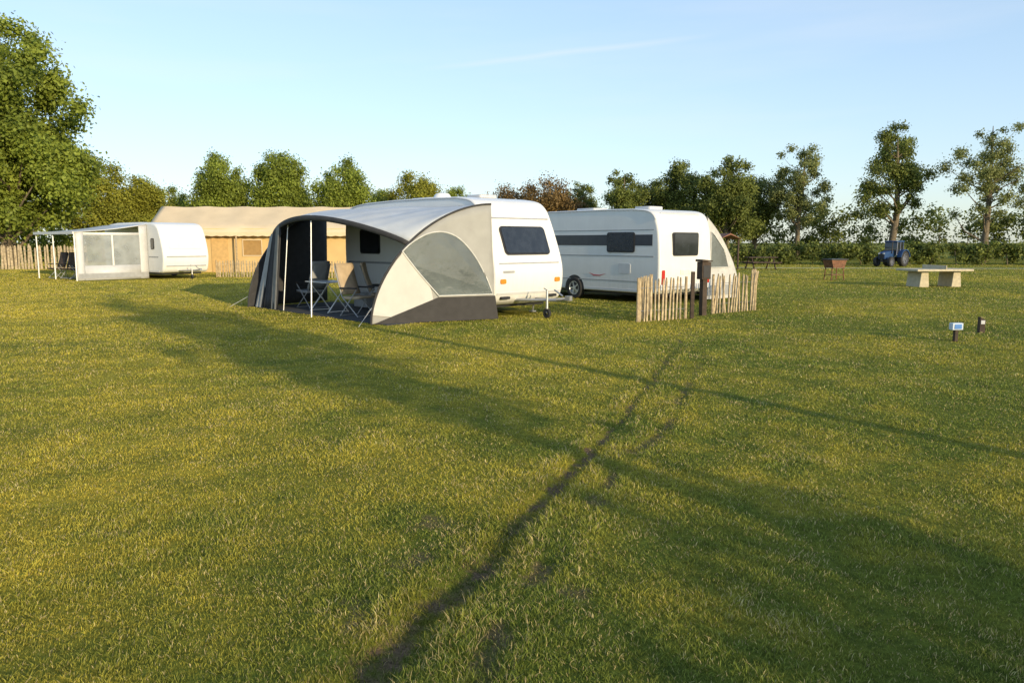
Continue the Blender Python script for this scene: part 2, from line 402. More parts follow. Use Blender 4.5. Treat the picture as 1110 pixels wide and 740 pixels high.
def drawbar(E,W,x0):
    d=B(); d.tube([(x0+.6,-W+.6,.36),(x0-.95,-W/2,.40)],.035,6); d.tube([(x0+.6,-.6,.36),(x0-.95,-W/2,.40)],.035,6)
    d.tube([(x0-.85,-W/2,.40),(x0-1.25,-W/2,.44)],.04,8); d.box((x0-1.28,-W/2,.46),(.14,.09,.1)); d.tube([(x0-1.1,-W/2,.5),(x0-.85,-W/2,.62)],.018,6)
    d.obj('drawbar',M_STEEL,E)
    j=B(); j.tube([(x0-.72,-W/2+.1,.12),(x0-.72,-W/2+.1,.60)],.028,8); j.tube([(x0-.72,-W/2+.1,.61),(x0-.62,-W/2+.1,.65)],.012,6)
    j.obj('jockey_stand',M_STEEL,E)
    w=B(); w.lathe([(.04,-.03),(.1,-.03),(.11,0),(.1,.03),(.04,.03)],(x0-.72,-W/2+.1,.11),n=18); w.obj('jockey_wheel',M_RUB,E)
def hatch(E,x,y,z,w,h,t):
    b=B(); plate(b,(x,y,z),(1,0,0),(0,1,0),w,h,.08,0,t); b.obj('roof_hatch',M_LGREY,E,bevel=.02)

E=thing('caravan',(C1[0],C1[1],0),R1,'white rounded caravan with a grey sun canopy on its side','caravan')
E.scale=(1,1,1.03)
W=2.2
fr=catmull([(.15,.27),(-.06,.38),(-.17,.62),(-.2,.95),(-.15,1.25),(.02,1.7),(.2,2.1),(.36,2.38),(.62,2.56),(1.1,2.64)],4)
pa=fr+[(2.2,2.66),(3.6,2.66),(5.0,2.63)]+catmull([(5.3,2.6),(5.75,2.5),(5.98,2.2),(6.04,1.5),(6.0,.7),(5.9,.27)],4)
caravan_common(E,fr,pa,W,M_WHITE,3.35)
drawbar(E,W,-.1)
def slope(fr,z0,z1):
    x0=profile_pt(fr,z0);x1=profile_pt(fr,z1); return Vector((x0,0,z0)),Vector((x1,0,z1))
a_,b_=slope(fr,1.36,1.98); uy=(b_-a_); c_=(a_+b_)/2
window(E,(c_.x-.012,-W/2,c_.z),(0,-1,0),uy,1.42,uy.length,.1)
t=B(); a_,b_=slope(fr,2.12,2.2); plate(t,((a_.x+b_.x)/2,-W/2,2.16),(0,-1,0),b_-a_,1.95,.03,.012,-.02,.012); t.obj('roof_seam',M_GREYP,E)
t=B(); a_,b_=slope(fr,1.16,1.2); plate(t,((a_.x+b_.x)/2,-W/2,1.18),(0,-1,0),b_-a_,1.9,.03,.012,-.02,.012); t.obj('nose_seam',M_GREYP,E)
t=B(); a_,b_=slope(fr,.5,.56); plate(t,((a_.x+b_.x)/2,-W/2,.53),(0,-1,0),b_-a_,2.0,.05,.012,-.02,.014); t.obj('bumper_trim',M_LGREY,E)
for y in (-.24,-W+.24):
    t=B(); plate(t,(profile_pt(fr,.80),y,.80),(0,-1,0),(0,0,1),.16,.10,.03,-.02,.03); t.obj('marker_light',M_AMB,E)
t=B(); plate(t,(profile_pt(fr,1.0)-.0,-.42,1.0),(0,-1,0),(0,0,1),.34,.05,.02,-.02,.012); t.obj('nose_emblem',M_GREYP,E)
for y in (-.35,-W+.35):
    h=B(); plate(h,(profile_pt(fr,.45)-.02,y,.44),(0,-1,0),(0,0,1),.26,.06,.025,-.02,.05); h.obj('grab_handle',M_BLACK,E)
window(E,(4.75,0,1.65),(-1,0,0),(0,0,1),.95,.62)
window(E,(1.55,0,1.65),(-1,0,0),(0,0,1),1.0,.62)
dd=B(); plate(dd,(2.55,0,1.27),(-1,0,0),(0,0,1),.64,1.8,.1,-.02,.018); do=dd.obj('door',M_WHITE2,E)
window(do,(2.55,.02,1.75),(-1,0,0),(0,0,1),.42,.5)
hh=B(); hh.box((2.3,.04,1.2),(.05,.03,.14)); hh.obj('handle',M_BLACK,do,bevel=.008)
t=B(); t.box((4.45,.004,1.12),(2.8,.008,.05)); t.obj('side_stripe',M_GREYP,E)
t=B(); pr=[(x,z) for x,z in pa if z>1.0]; t.tube([(x+.0,.012,z-.03) for x,z in pr if .3<x<5.9],.015,6); t.obj('awning_rail',M_LGREY,E)
hatch(E,1.5,-1.1,2.65,.55,.55,.08); hatch(E,3.6,-1.1,2.66,.8,.6,.08)
t=B(); t.lathe([(.22,0),(.22,.05),(.16,.13),(.001,.16)],(2.4,-.6,2.65),n=20,axis='z'); t.obj('roof_vent',M_WHITE,E)
for x in (.5,5.6):
    for y in (-.3,-W+.3):
        c=B(); c.tube([(x,y,.28),(x+.05,y,.03)],.02,6); c.box((x+.05,y,.02),(.12,.12,.03)); c.obj('corner_steady',M_STEEL,E)

E=thing('caravan',(C2[0],C2[1],0),R2,'white caravan with charcoal window band behind a paling fence','caravan')
W=2.3
fr=catmull([(.08,.28),(-.03,.4),(-.06,.8),(-.05,1.4),(-.01,1.9),(.06,2.2),(.17,2.42),(.4,2.55),(.9,2.6)],4)
pa=fr+[(2.0,2.62),(4.4,2.62),(5.4,2.56)]+catmull([(5.6,2.52),(6.0,2.3),(6.3,1.5),(6.45,.9),(6.35,.28)],4)
caravan_common(E,fr,pa,W,M_WHITE2,3.2,bev=.07)
t=B(); t.box((3.05,.004,1.74),(5.7,.008,.30)); t.obj('window_band',M_BAND,E)
window(E,(1.35,0,1.68),(-1,0,0),(0,0,1),1.05,.56)
window(E,(4.9,0,1.68),(-1,0,0),(0,0,1),1.2,.56)
window(E,(-.055,-1.1,1.63),(0,-1,0),(0,0,1),1.1,.64)
for z,hh in ((2.02,.02),(1.30,.025),(.60,.02)):
    t=B(); t.box((3.05,.004,z),(5.8,.01,hh)); t.obj('side_stripe',M_GREYP,E)
t=B(); t.prism([(2.6,.80),(2.4,.75),(2.15,.74),(1.9,.79),(2.15,.71),(2.4,.71)],.004,.012); t.obj('red_mark',M_PINK,E)
for y in (-.16,-W+.16):
    t=B(); plate(t,(-.05,y,.72),(0,-1,0),(0,0,1),.12,.42,.03,-.02,.03); t.obj('tail_light',M_RED,E)
t=B(); t.box((-.06,-W/2,.46),(.06,W-.1,.16)); t.obj('bumper',M_LGREY,E,bevel=.02)
t=B(); t.box((-.06,-W/2,.86),(.03,.52,.12)); t.obj('number_plate',pbr('plate_white',(.7,.7,.6),.4),E)
t=B(); t.box((.24,-W/2,2.44),(.10,1.7,.10)); t.obj('brake_light_spoiler',M_LGREY,E,bevel=.03)
hatch(E,1.3,-1.1,2.6,.6,.6,.1); hatch(E,3.6,-1.1,2.62,.8,.6,.10)
t=B(); plate(t,(1.2,0,.95),(-1,0,0),(0,0,1),.45,.28,.04,-.02,.012); t.obj('service_hatch',M_LGREY,E)
t=B(); plate(t,(5.3,0,.85),(-1,0,0),(0,0,1),.6,.5,.05,-.02,.012); t.obj('service_hatch',M_LGREY,E)
t=B(); t.tube([(x,.012,z-.03) for x,z in pa if .1<x<6.2 and z>2.2],.015,6); t.obj('awning_rail',M_LGREY,E)
drawbar(E,W,7.6)
T2=thing('side_tent',(C2[0],C2[1],0),R2,'sloping pale grey awning tent attached to the white caravan','tent')
P=catmull([(-2.34,2.40),(-2.85,2.02),(-3.4,1.45),(-3.85,.78),(-4.1,.02)],5)
b=B(); b.grid([[(x,y,z) for y,z in P] for x in np.linspace(.15,4.6,8)]); b.obj('roof',[M_BEIGE,M_DARKC],T2,solid=.012)
b=B(); b.poly([(.15,-2.34,.03)]+[(.15,y,z) for y,z in P]); b.obj('front_wall',pbr('pale_grey_cloth',(.50,.50,.49),.75,bump=.25,bscale=7),T2,smooth=False)
wq=[(-2.52,.95),(-3.38,.95),(-3.18,1.45),(-2.72,1.85),(-2.52,1.98)]
b=B(); b.poly([(.138,y,z) for y,z in wq]); b.obj('window',M_MESHW,T2,smooth=False)
b=B(); b.tube([(.13,y,z) for y,z in wq+wq[:1]],.012,5); b.obj('window_piping',M_PIPE,T2)
b=B(); b.box((.13,-3.18,.28),(.02,1.68,.30)); b.obj('mud_flap',M_GREYP,T2)

# ------------------------------------------------------------ sun canopy on caravan 1
A=thing('sun_canopy',(C1[0],C1[1],0),R1,'silver, pale grey and anthracite arched sun canopy against the caravan','awning')
NH=2.62; EX=1.8
def zh(n): 
    n=min(max(n,0),NH); return 2.5*(1-(n/NH)**EX)**(1/EX)
def roofpt(u,f):
    b=math.sin(math.pi*min(max(u,0),1))**.75
    Nn=1.8+.68*b; n=f*Nn; ne=f*1.8
    z=(1-b)*zh(ne)+b*(2.5+.05*math.sin(math.pi*f)-.22*f**2.2)
    sR=-.10+.29*ne; sL=6.95-.18*ne
    s=sR+(sL-sR)*u
    return (s,n+.02,z)
def scal(u): return -.07*abs(math.sin(3*math.pi*u))
def wr(u,f): return .010*math.sin(u*47+f*3)*math.sin(math.pi*f)+.006*math.sin(u*90-f*9)
rows=[[ (lambda p:(p[0],p[1],p[2]+scal(u)*math.sin(math.pi*f)+wr(u,f)))(roofpt(u,f)) for f in np.linspace(0,1,21)] for u in np.linspace(0,1,91)]
b=B(); b.grid(rows); ro=b.obj('roof',[M_SILV,M_DARKC],A,ang=180,solid=.012,fixn=False)
def orient_up(o,target):
    me=o.data; s=sum((p.normal.dot(Vector(target)))*p.area for p in me.polygons)
    if s<0: me.flip_normals()
orient_up(ro,(0,0,1))
def wallpt(n,z,off=0,left=False):
    if not left:
        s=-.10+.29*n-.12*(1-min(z/2.5,1))*(1-n/NH); return (s-off,n+.02,z)
    s=6.95-.18*n+.1*(1-min(z/2.5,1))*(1-n/NH); return (s+off,n+.02,z)
for left in (False,True):
    rows=[]
    for n in np.concatenate([np.linspace(0,1.8,14),np.linspace(1.9,NH,12)]):
        zt=max(zh(n),.0)
        rows.append([wallpt(n,.02+(max(zt,.03)-.02)*k/12,(0.012*math.sin(math.pi*k/12)+.006*math.sin(n*7+k))*math.sin(math.pi*n/NH),left) for k in range(13)])
    b=B(); b.grid(rows); w=b.obj('side_wall',[M_BEIGE if not left else M_TAUPE,M_DARKC],A,ang=180,solid=.01,fixn=False); orient_up(w,(-1,0,0) if not left else (1,0,0))
def wpoly(name,pts,off,mat,left=False):
    b=B(); b.poly([wallpt(n,z,off,left) for n,z in pts]); b.poly([wallpt(n,z,off-.004,left) for n,z in pts][::-1])
    return b.obj(name,mat,A,smooth=False,fixn=False)
win=catmull([(1.98,1.50),(1.78,1.68),(1.45,1.86),(1.10,1.90),(.76,1.76),(.44,1.40),(.2,.95),(.06,.56)],4)+catmull([(1.24,.56),(1.44,.80),(1.70,1.12),(1.98,1.50)],4)[:-1]
wpoly('window',win,.040,M_MESHW)
b=B(); b.tube([wallpt(n,z,.044) for n,z in win+win[:1]],.014,5); b.obj('window_piping',M_PIPE,A)
# pale front wing built as strips between the hoop and the seam (keeps to the wall)
seam=[(1.98,1.50),(1.70,1.12),(1.44,.80),(1.36,.50),(1.32,.03)]
seamc=catmull(seam,4)
rows=[]
for k in range(17):
    f=k/16; i=min(int(f*16),15); sa=seamc[min(k,len(seamc)-1)]
    nh=2.0+.60*f**.62; hz=max(zh(nh)-.03,.03)
    rows.append([wallpt(sa[0]+(nh-sa[0])*g_,sa[1]+(hz-sa[1])*g_,.030) for g_ in np.linspace(0,1,6)])
b=B(); b.grid(rows); w=b.obj('front_wing',M_PALEC,A,ang=180,fixn=False)
wpoly('skirt_panel',[(-.05,.02),(2.58,.02),(2.2,.17),(1.75,.34),(1.25,.53),(0.0,.53)],.038,M_SKIRT)
ns=np.concatenate([np.linspace(0,2.3,24),NH-.32*np.linspace(1,0,12)**2])
b=B(); b.tube([(x,y,z+.005) for x,y,z in [wallpt(n,zh(n),.0) for n in ns]],.024,6); b.obj('hoop_tape',M_DARKC,A)
b=B(); b.tube([wallpt(n,zh(n),.0,True) for n in ns],.024,6); b.obj('hoop_tape',M_DARKC,A)
b=B(); 
rows=[[(lambda p:(p[0],p[1]+.012,p[2]+dz))(roofpt(u,1)) for dz in (.02,-.04,-.10)] for u in np.linspace(0,1,50)]
b.grid(rows); b.obj('front_valance',M_DARKC,A,ang=180,solid=.012)
for u in (.33,.66):
    b=B(); b.tube([(lambda p:(p[0],p[1],p[2]-.045))(roofpt(u,f)) for f in np.linspace(0,1,20)],.014,6); b.obj('roof_pole',M_ALU,A)
b=B(); b.tube([(3.0,2.72,.0),(3.35,2.46,2.30)],.014,8); b.obj('front_pole',M_ALU,A)
b=B(); b.tube([(4.9,2.45,.0),(4.9,2.25,2.1)],.012,8); b.obj('inner_pole',M_ALU,A)
rows=[]
for k in range(25):
    f=k/24; s=5.15+1.25*f; wob=.035*math.sin(k*1.9)
    bt=roofpt((s+.1)/6.75,1)
    zt=min(bt[2]-.02, 2.3); nt=bt[1]
    rows.append([(s+.22*(1-j/8)*(0.3),nt*(j/8)+2.45*(1-j/8)+wob,.02+(zt-.02)*j/8) for j in range(9)])
b=B(); b.grid(rows); b.obj('front_curtain',[M_DARKC,M_DARKC],A,ang=180,solid=.01)
r2=[[ (x+.03,y+.03,z) for x,y,z in r] for r in rows[0:6]]
b=B(); b.grid(r2); b.obj('curtain_stripe',M_TAUPE,A,ang=180)
r2=[[ (x+.03,y+.03,z) for x,y,z in r] for r in rows[15:24]]
b=B(); b.grid(r2); b.obj('curtain_stripe',M_BEIGE,A,ang=180)
for s,n,z,s2,n2 in ((.66,2.62,.05,.4,3.1),(6.5,2.5,.05,6.8,3.0)):
    b=B(); b.tube([(s,n,z+.3),(s2,n2,.02)],.004,4); b.obj('guy_rope',M_ALU,A)
GS=thing('groundsheet',(C1[0],C1[1],0),R1,'dark woven groundsheet under the sun canopy','groundsheet')
b=B(); b.box((3.4,1.3,.012),(6.1,2.35,.016)); b.obj('mat',M_SHEET,GS,smooth=False)

# ------------------------------------------------------------ camp furniture
fw1=frame(C1,R1)
def chair(loc,rot,label,fab=M_CHAIR,pad=.06):
    E=thing('camping_chair',(loc[0],loc[1],.02),rot,label,'chair','folding chairs under the awnings')
    f=B()
    for y in (-.28,.28):
        f.tube([(-.27,y,0),(.25,y,.62)],.013,6); f.tube([(.27,y,0),(-.2,y,.44),(-.42,y,1.12)],.013,6)
    f.tube([(-.27,-.28,.01),(-.27,.28,.01)],.012,6); f.tube([(.27,-.28,.01),(.27,.28,.01)],.012,6); f.tube([(-.42,-.28,1.12),(-.42,.28,1.12)],.013,6)
    f.obj('chair_frame',M_GREYP,E)
    s=B(); s.grid([[(x,y,.47-.03*math.cos((x)*5)+.0) for y in np.linspace(-.27,.27,5)] for x in np.linspace(-.2,.28,6)]); s.obj('seat',fab,E,solid=pad)
    s=B(); s.grid([[( -.2-.22*t-.03*math.sin(math.pi*t),y,.48+.70*t) for y in np.linspace(-.27,.27,5)] for t in np.linspace(0,1,8)]); s.obj('backrest',fab,E,solid=pad)
    for y in (-.29,.29):
        a=B(); a.box((0,y,.64),(.5,.06,.035)); a.obj('armrest',M_BLACK,E,bevel=.01)
def table(loc,rot):
    E=thing('camping_table',(loc[0],loc[1],.02),rot,'light folding camping table with thin metal legs','table')
    t=B()
    for i in range(6): t.box((0,-.3+.12*i,.72),(1.0,.121,.02))
    t.obj('table_top',M_LGREY,E)
    for sx in (-1,1):
        l=B(); l.tube([(sx*.42,-.28,0),(sx*.42,.28,.70)],.013,6); l.tube([(sx*.42,.28,0),(sx*.42,-.28,.70)],.013,6); l.tube([(sx*.42,-.28,.02),(sx*.42,.28,.02)],.012,6); l.obj('leg_frame',M_ALU,E)
chair(fw1(2.45,1.85),R1+rad(195),'tan padded folding chair on the groundsheet under the canopy')
chair(fw1(2.9,.95),R1+rad(230),'tan padded folding chair near the caravan door')
chair(fw1(5.2,1.5),R1+rad(10),'grey folding camping chair beside the camping table',M_GREYP)
table(fw1(3.9,1.75),R1)
st=thing('storage_box',(*fw1(4.2,.5),.02),R1,'low grey plastic storage box by the caravan side','box')
b=B(); b.box((0,0,.17),(.6,.4,.3)); b.box((0,0,.345),(.64,.44,.05)); b.obj('crate_body',M_GREYP,st,bevel=.02)

# ------------------------------------------------------------ caravan 3 with awning
E=thing('caravan',(C3[0],C3[1],0),R3,'white caravan with a porch awning at the lawn edge','caravan')
W=2.2
fr=catmull([(.1,.28),(-.08,.4),(-.2,.8),(-.2,1.2),(-.1,1.6),(.05,2.0),(.22,2.32),(.5,2.5),(.95,2.57)],4)
pa=fr+[(2.0,2.6),(4.4,2.6),(5.2,2.55)]+catmull([(5.4,2.5),(5.8,2.3),(5.95,1.5),(5.95,.9),(5.85,.28)],4)
caravan_common(E,fr,pa,W,M_WHITE,3.2)
drawbar(E,W,-.1)
a_,b_=slope(fr,1.35,1.95); c_=(a_+b_)/2
t=B(); plate(t,(c_.x,-W/2,c_.z),(0,-1,0),b_-a_,1.6,.62,.1,-.02,.02); t.obj('window_cover',M_WHITE2,E)
for z in (1.02,.6):
    t=B(); t.box((profile_pt(fr,z)-.01,-W/2,z),(.03,1.9,.05)); t.obj('nose_seam',M_GREYP,E)
window(E,(.75,0,1.6),(-1,0,0),(0,0,1),.3,.5)
t=B(); t.box((.7,.005,1.0),(.9,.01,.05)); t.obj('side_stripe',M_GREYP,E)
A3=thing('porch_awning',(C3[0],C3[1],0),R3,'white and grey porch awning with large clear window','awning')
b=B(); b.grid([[(x,y,2.5-.12*y-.05*math.sin(math.pi*y/3.1)) for y in np.linspace(0.02,3.2,8)] for x in np.linspace(1.2,5.7,10)]); b.obj('roof',[M_LGREY,M_LGREY],A3,solid=.03)
b=B(); b.grid([[(1.25,y,.02+(2.45-.12*y-.02)*k/6) for k in range(7)] for y in (.02,.3,.38)]); b.grid([[(1.25,y,.02+(2.45-.12*y-.02)*k/6) for k in range(7)] for y in (2.78,2.9,3.1)])
b.grid([[(1.25,y,z) for z in (.02,.66)] for y in (.38,2.78)]); b.grid([[(1.25,y,z) for z in (1.98,2.1)] for y in (.38,2.78)]); b.obj('side_wall',[M_WHITE2,M_LGREY],A3,solid=.02)
b=B(); b.box((1.22,1.58,1.32),(.02,.07,1.34)); b.obj('window_divider',M_WHITE2,A3)
for yy in (.96,2.20):
    b=B(); plate(b,(1.24,yy,1.32),(0,-1,0),(0,0,1),1.18,1.34,.05,0,.01); b.obj('window',M_CLEARW,A3)
b=B(); b.box((1.23,1.55,.20),(.02,3.0,.22)); b.obj('skirt_panel',M_GREYP,A3)
b=B(); b.box((3.45,3.2,2.08),(4.55,.06,.12)); b.obj('front_valance',M_LGREY,A3)
for x,y in ((1.3,3.12),(3.6,3.15),(5.6,3.15)):
    b=B(); b.tube([(x,y,0),(x,y,2.1)],.03,8); b.obj('pole',M_ALU,A3)
fw3=frame(C3,R3)
chair(fw3(2.9,2.5),R3+rad(60),'brown folding chair under the porch awning',M_DWOOD)
chair(fw3(4.0,2.4),R3+rad(120),'brown folding chair under the porch awning',M_DWOOD)
chair(fw3(4.9,2.6),R3+rad(100),'brown folding chair under the porch awning',M_DWOOD)

# ------------------------------------------------------------ safari tent
S=thing('safari_tent',(-19.9,43.0,0),rad(3),'long tan canvas safari tent lodge with pitched roof','tent')
Lh=11.6
def roofrow(x): return [(x,-.5,2.2),(x,.6,2.72),(x,2.4,3.75),(x,4.2,2.75),(x,5.3,2.2)]
rows=[[(lambda p:(p[0],p[1],p[2]-.06*math.sin(math.pi*((x/2.2)%1))))(q) for q in roofrow(x)] for x in np.linspace(-.4,Lh+.4,41)]
b=B(); b.grid(rows); b.obj('roof',M_TANR,S,solid=.03)
b=B(); b.poly([(0,0,0),(Lh,0,0),(Lh,0,2.42),(0,0,2.42)]); b.poly([(0,4.8,0),(Lh,4.8,0),(Lh,4.8,2.42),(0,4.8,2.42)])
for x in (0,Lh): b.poly([(x,0,0),(x,4.8,0),(x,4.8,2.4),(x,2.4,3.68),(x,0,2.4)])
b.obj('wall',M_TAN,S,smooth=False,solid=.02)
b=B(); 
for x0 in np.arange(-.4,Lh+.39,.5): b.poly([(x0,-.52,2.2),(min(x0+.5,Lh+.4),-.52,2.2),(min(x0+.5,Lh+.4),-.52,2.02),(x0+.25,-.52,1.98),(x0,-.52,2.02)])
b.obj('valance',M_TANR,S,smooth=False,solid=.01)
WINC=pbr('rolled_canvas_window',(.36,.22,.08),.8)
for x in (1.8,5.4,8.9):
    b=B(); b.box((x,-.03,1.35),(1.0,.03,.8)); wo=b.obj('window',WINC,S)
    b=B(); 
    for dx in (-.52,.52): b.box((x+dx,-.05,1.35),(.05,.03,.9))
    b.box((x,-.052,1.8),(1.1,.03,.06)); b.box((x,-.052,.92),(1.1,.03,.05)); b.obj('frame',M_TANR,wo)
for x in np.linspace(0,Lh,6):
    b=B(); b.tube([(x,-.45,0),(x,-.45,2.2)],.05,8); b.obj('post',M_WOOD,S)
b=B(); b.box((3.6,-.035,1.05),(.9,.03,2.1)); b.obj('door',pbr('canvas_door',(.55,.36,.15),.85),S)
sg=B(); sg.box((7.1,-.06,1.62),(.3,.03,.22)); sg.obj('notice_panel',pbr('grey_notice',(.4,.42,.42),.5),S)

# ------------------------------------------------------------ fences
def fence(name,pts,h,sp,label,seed,w=.055,mat=M_PALE,group=None,jit=.02):
    r=np.random.default_rng(seed)
    E=thing(name,(pts[0][0],pts[0][1],0),0,label,'fence',group)
    ox,oy=pts[0]; b=B(); wr=B(); posts=[]
    for (ax,ay),(bx,by) in zip(pts[:-1],pts[1:]):
        Ls=math.hypot(bx-ax,by-ay); dx,dy=(bx-ax)/Ls,(by-ay)/Ls; n=int(Ls/sp); an=math.atan2(dy,dx)
        for i in range(n):
            t=(i+.5)*sp+r.normal()*sp*.08; hh=h*(1+r.normal()*.035); ww=w*(.8+.4*r.random())
            R=Matrix.Rotation(an+r.normal()*.12,3,'Z')@Matrix.Rotation(r.normal()*jit,3,'Y')@Matrix.Rotation(r.normal()*jit,3,'X')
            base=len(b.v)
            for zz,sc in ((-.02,1),(hh*.92,.9),(hh,.35)):
                for sx,sy in ((-1,-1),(1,-1),(1,1),(-1,1)):
                    pp=R@Vector((sx*ww/2*sc,sy*.014,zz)); b.v.append((ax-ox+dx*t+pp.x,ay-oy+dy*t+pp.y,pp.z))
            for lay in (0,1):
                for k in range(4):
                    k2=(k+1)%4; o=base+lay*4; b.f.append((o+k,o+k2,o+4+k2,o+4+k)); b.m.append(0)
            b.f.append(tuple(base+8+k for k in range(4))); b.m.append(0)
        for z in (.25*h,.78*h): wr.tube([(ax-ox,ay-oy,z),(bx-ox,by-oy,z)],.006,4)
        posts+= [(ax,ay),(bx,by)]
    b.obj('pickets',mat,E,smooth=False); wr.obj('wire',M_STEEL,E)
    for (px,py) in dict.fromkeys(posts):
        q=B(); q.tube([(px-ox,py-oy,0),(px-ox,py-oy,h*1.02)],[.035,.03],8); q.obj('post',M_WOOD,E)
    return E
fence('paling_fence',[(3.3,18.2),(2.68,16.3),(3.85,17.0)],.92,.105,'short split chestnut paling fence by the caravan',1,w=.038,jit=.018)
fence('paling_fence',[(4.75,18.15),(6.05,19.1),(6.75,21.6)],.92,.105,'leaning split chestnut paling fence beside the tent',2,jit=.04,w=.038)
fence('paling_fence',[(-14.3,37.3),(-7.5,36.0)],.8,.14,'low paling fence in front of the safari tent',3)
fence('picket_fence',[(-42,47),(-26.2,47.6)],1.45,.2,'pale wooden fence along the edge of the field',4,w=.13)
K=thing('power_post',(4.42,17.75,0),rad(25),'slim dark brown post with power box on top by the fence','post')
b=B(); b.box((0,0,.42),(.13,.13,.84)); b.obj('post_shaft',M_DWOOD,K,bevel=.01)
b=B(); b.box((0,0,1.04),(.25,.2,.40)); b.prism([(-.15,1.245),(.15,1.245),(.15,1.27),(-.15,1.30)],-.13,.13); bo=b.obj('power_box',M_DWOOD,K,bevel=.008)
b=B(); b.box((0,-.105,1.02),(.19,.012,.28)); b.obj('door',M_BLACK,bo,bevel=.004)
K=thing('wooden_post',(4.02,17.1,0),0,'square weathered wooden gate post beside the fence','post')
b=B(); b.box((0,0,.52),(.08,.08,1.04)); b.obj('post_shaft',M_DWOOD,K,bevel=.008)

K=thing('pitch_marker',(7.62,13.1,0),rad(8),'short post with blue and white box standing in the grass','sign')
b=B(); b.box((0,0,.11),(.06,.06,.22)); b.obj('stake',M_DWOOD,K,bevel=.004)
b=B(); b.box((0,0,.26),(.2,.1,.12)); b.obj('marker_box',pbr('marker_white',(.50,.58,.68),.4),K,bevel=.01)
b=B(); b.box((0,-.054,.26),(.13,.008,.08)); b.obj('label_plate',M_SIGNB,K)
K=thing('pitch_marker',(8.85,14.4,0),rad(-6),'short brown wooden marker post in the grass','post')
b=B(); b.prism([(-.05,0),(.05,0),(.05,.24),(-.05,.3)],-.05,.05); b.obj('stake',M_DWOOD,K,bevel=.006)
b=B(); b.box((0,-.055,.2),(.07,.008,.07)); b.obj('number_plate',M_LGREY,K)

K=thing('barbecue',(14.3,34.2,0),rad(20),'rusty brown box barbecue on four legs in the field','barbecue')
b=B(); b.prism([(-.42,.9),(-.3,.55),(.3,.55),(.42,.9)],-.28,.28); b.obj('fire_bowl',M_RUST,K)
b=B(); b.box((0,0,.92),(.92,.64,.05)); b.obj('rim',M_BLACK,K)
for x in (-.3,.3):
    for y in (-.2,.2):
        b=B(); b.tube([(x,y,.58),(x*1.15,y*1.15,0)],.025,6); b.obj('leg',M_RUST,K)
b=B(); b.box((0,0,.25),(.62,.4,.03)); b.obj('shelf',M_RUST,K)

K=thing('concrete_table',(16.05,29.3,0),rad(8),'beige concrete outdoor table tennis table standing in the grass','table')
b=B(); b.box((0,0,.64),(2.3,1.3,.08)); b.obj('table_top',M_CONC,K,bevel=.015)
for x in (-.66,.66):
    b=B(); b.prism([(x-.2,0),(x+.2,0),(x+.14,.60),(x-.14,.60)],-.4,.4); b.obj('leg',M_CONC,K,bevel=.02)
b=B(); b.box((0,0,.75),(.03,1.35,.14)); b.obj('net',M_CONC,K,bevel=.004)

K=thing('picnic_table',(15.3,47.5,0),rad(10),'dark wooden picnic table near the path','table')
b=B(); b.box((0,0,.74),(1.9,.75,.05)); b.obj('table_top',M_DWOOD,K)
for y in (-.75,.75):
    b=B(); b.box((0,y,.44),(1.9,.28,.05)); b.obj('seat',M_DWOOD,K)
for x in (-.7,.7):
    b=B(); b.tube([(x,-.6,0),(x,-.2,.72)],.05,6); b.tube([(x,.6,0),(x,.2,.72)],.05,6); b.tube([(x,-.85,.4),(x,.85,.4)],.045,6); b.obj('leg_frame',M_DWOOD,K)
K=thing('wooden_shelter',(13.1,48.0,0),rad(15),'small open wooden shelter with reddish roof','shelter'); K.scale=(.7,.7,.92)
b=B(); b.prism([(-1.1,2.0),(0,2.4),(1.1,2.0),(0,2.3)],-1.2,1.2); b.obj('roof',M_TILE,K)
for x in (-.9,.9):
    for y in (-1,1):
        b=B(); b.box((x,y,1.02),(.12,.12,2.05)); b.obj('post',M_DWOOD,K)
b=B(); b.box((0,1.0,.9),(1.8,.04,.9)); b.obj('back_panel',M_WOOD,K)

# ------------------------------------------------------------ tractor
K=thing('tractor',(26.1,53,0),rad(215),'blue farm tractor with glazed cab parked by the hedge','tractor'); K.scale=(.78,.78,.82)
b=B(); b.prism([(.35,.62),(1.75,.62),(1.8,1.05),(1.65,1.22),(.35,1.34)],-.3,.3); b.obj('bonnet',M_BLUE,K,bevel=.05,seg=3)
b=B(); b.box((1.81,0,.9),(.03,.42,.4)); b.obj('grille',M_BLACK,K)
for y in (-.2,.2):
    b=B(); b.box((1.82,y,1.1),(.05,.14,.09)); b.obj('headlight',M_ALU,K)
b=B(); b.box((-.1,0,.6),(1.3,.5,.35)); b.box((1.2,0,.5),(1.0,.25,.2)); b.obj('chassis',M_BLACK,K)
b=B(); b.prism([(-.75,.95),(.35,.95),(.42,1.3),(.28,2.02),(-.68,2.02),(-.82,1.3)],-.52,.52); b.obj('cab',M_GLASS,K)
b=B(); b.box((-.2,0,2.08),(1.2,1.18,.12)); b.obj('cab_roof',M_BLUE,K,bevel=.04,seg=3)
for y in (-.54,.54):
    b=B()
    for x0,x1 in ((.36,.28),(-.78,-.68),(-.2,-.2)): b.tube([(x0,y,.95),(x1,y,2.03)],.035,6)
    b.tube([(.36,y,.97),(-.78,y,.97)],.035,6)
    b.obj('cab_pillar',M_BLUE,K)
for y in (-.68,.68):
    b=B(); b.prism([(-.55+.78*math.cos(rad(t)),.66+.78*math.sin(rad(t))) for t in range(10,171,16)]+[(-.55+.7*math.cos(rad(t)),.66+.7*math.sin(rad(t))) for t in range(170,9,-16)],y-.22,y+.22); b.obj('mudguard',M_BLUE,K)
    wheel(K,(-.55,y,.66),.66,.38,M_DRIM); wheel(K,(1.35,y*.92,.42),.42,.26,M_DRIM)
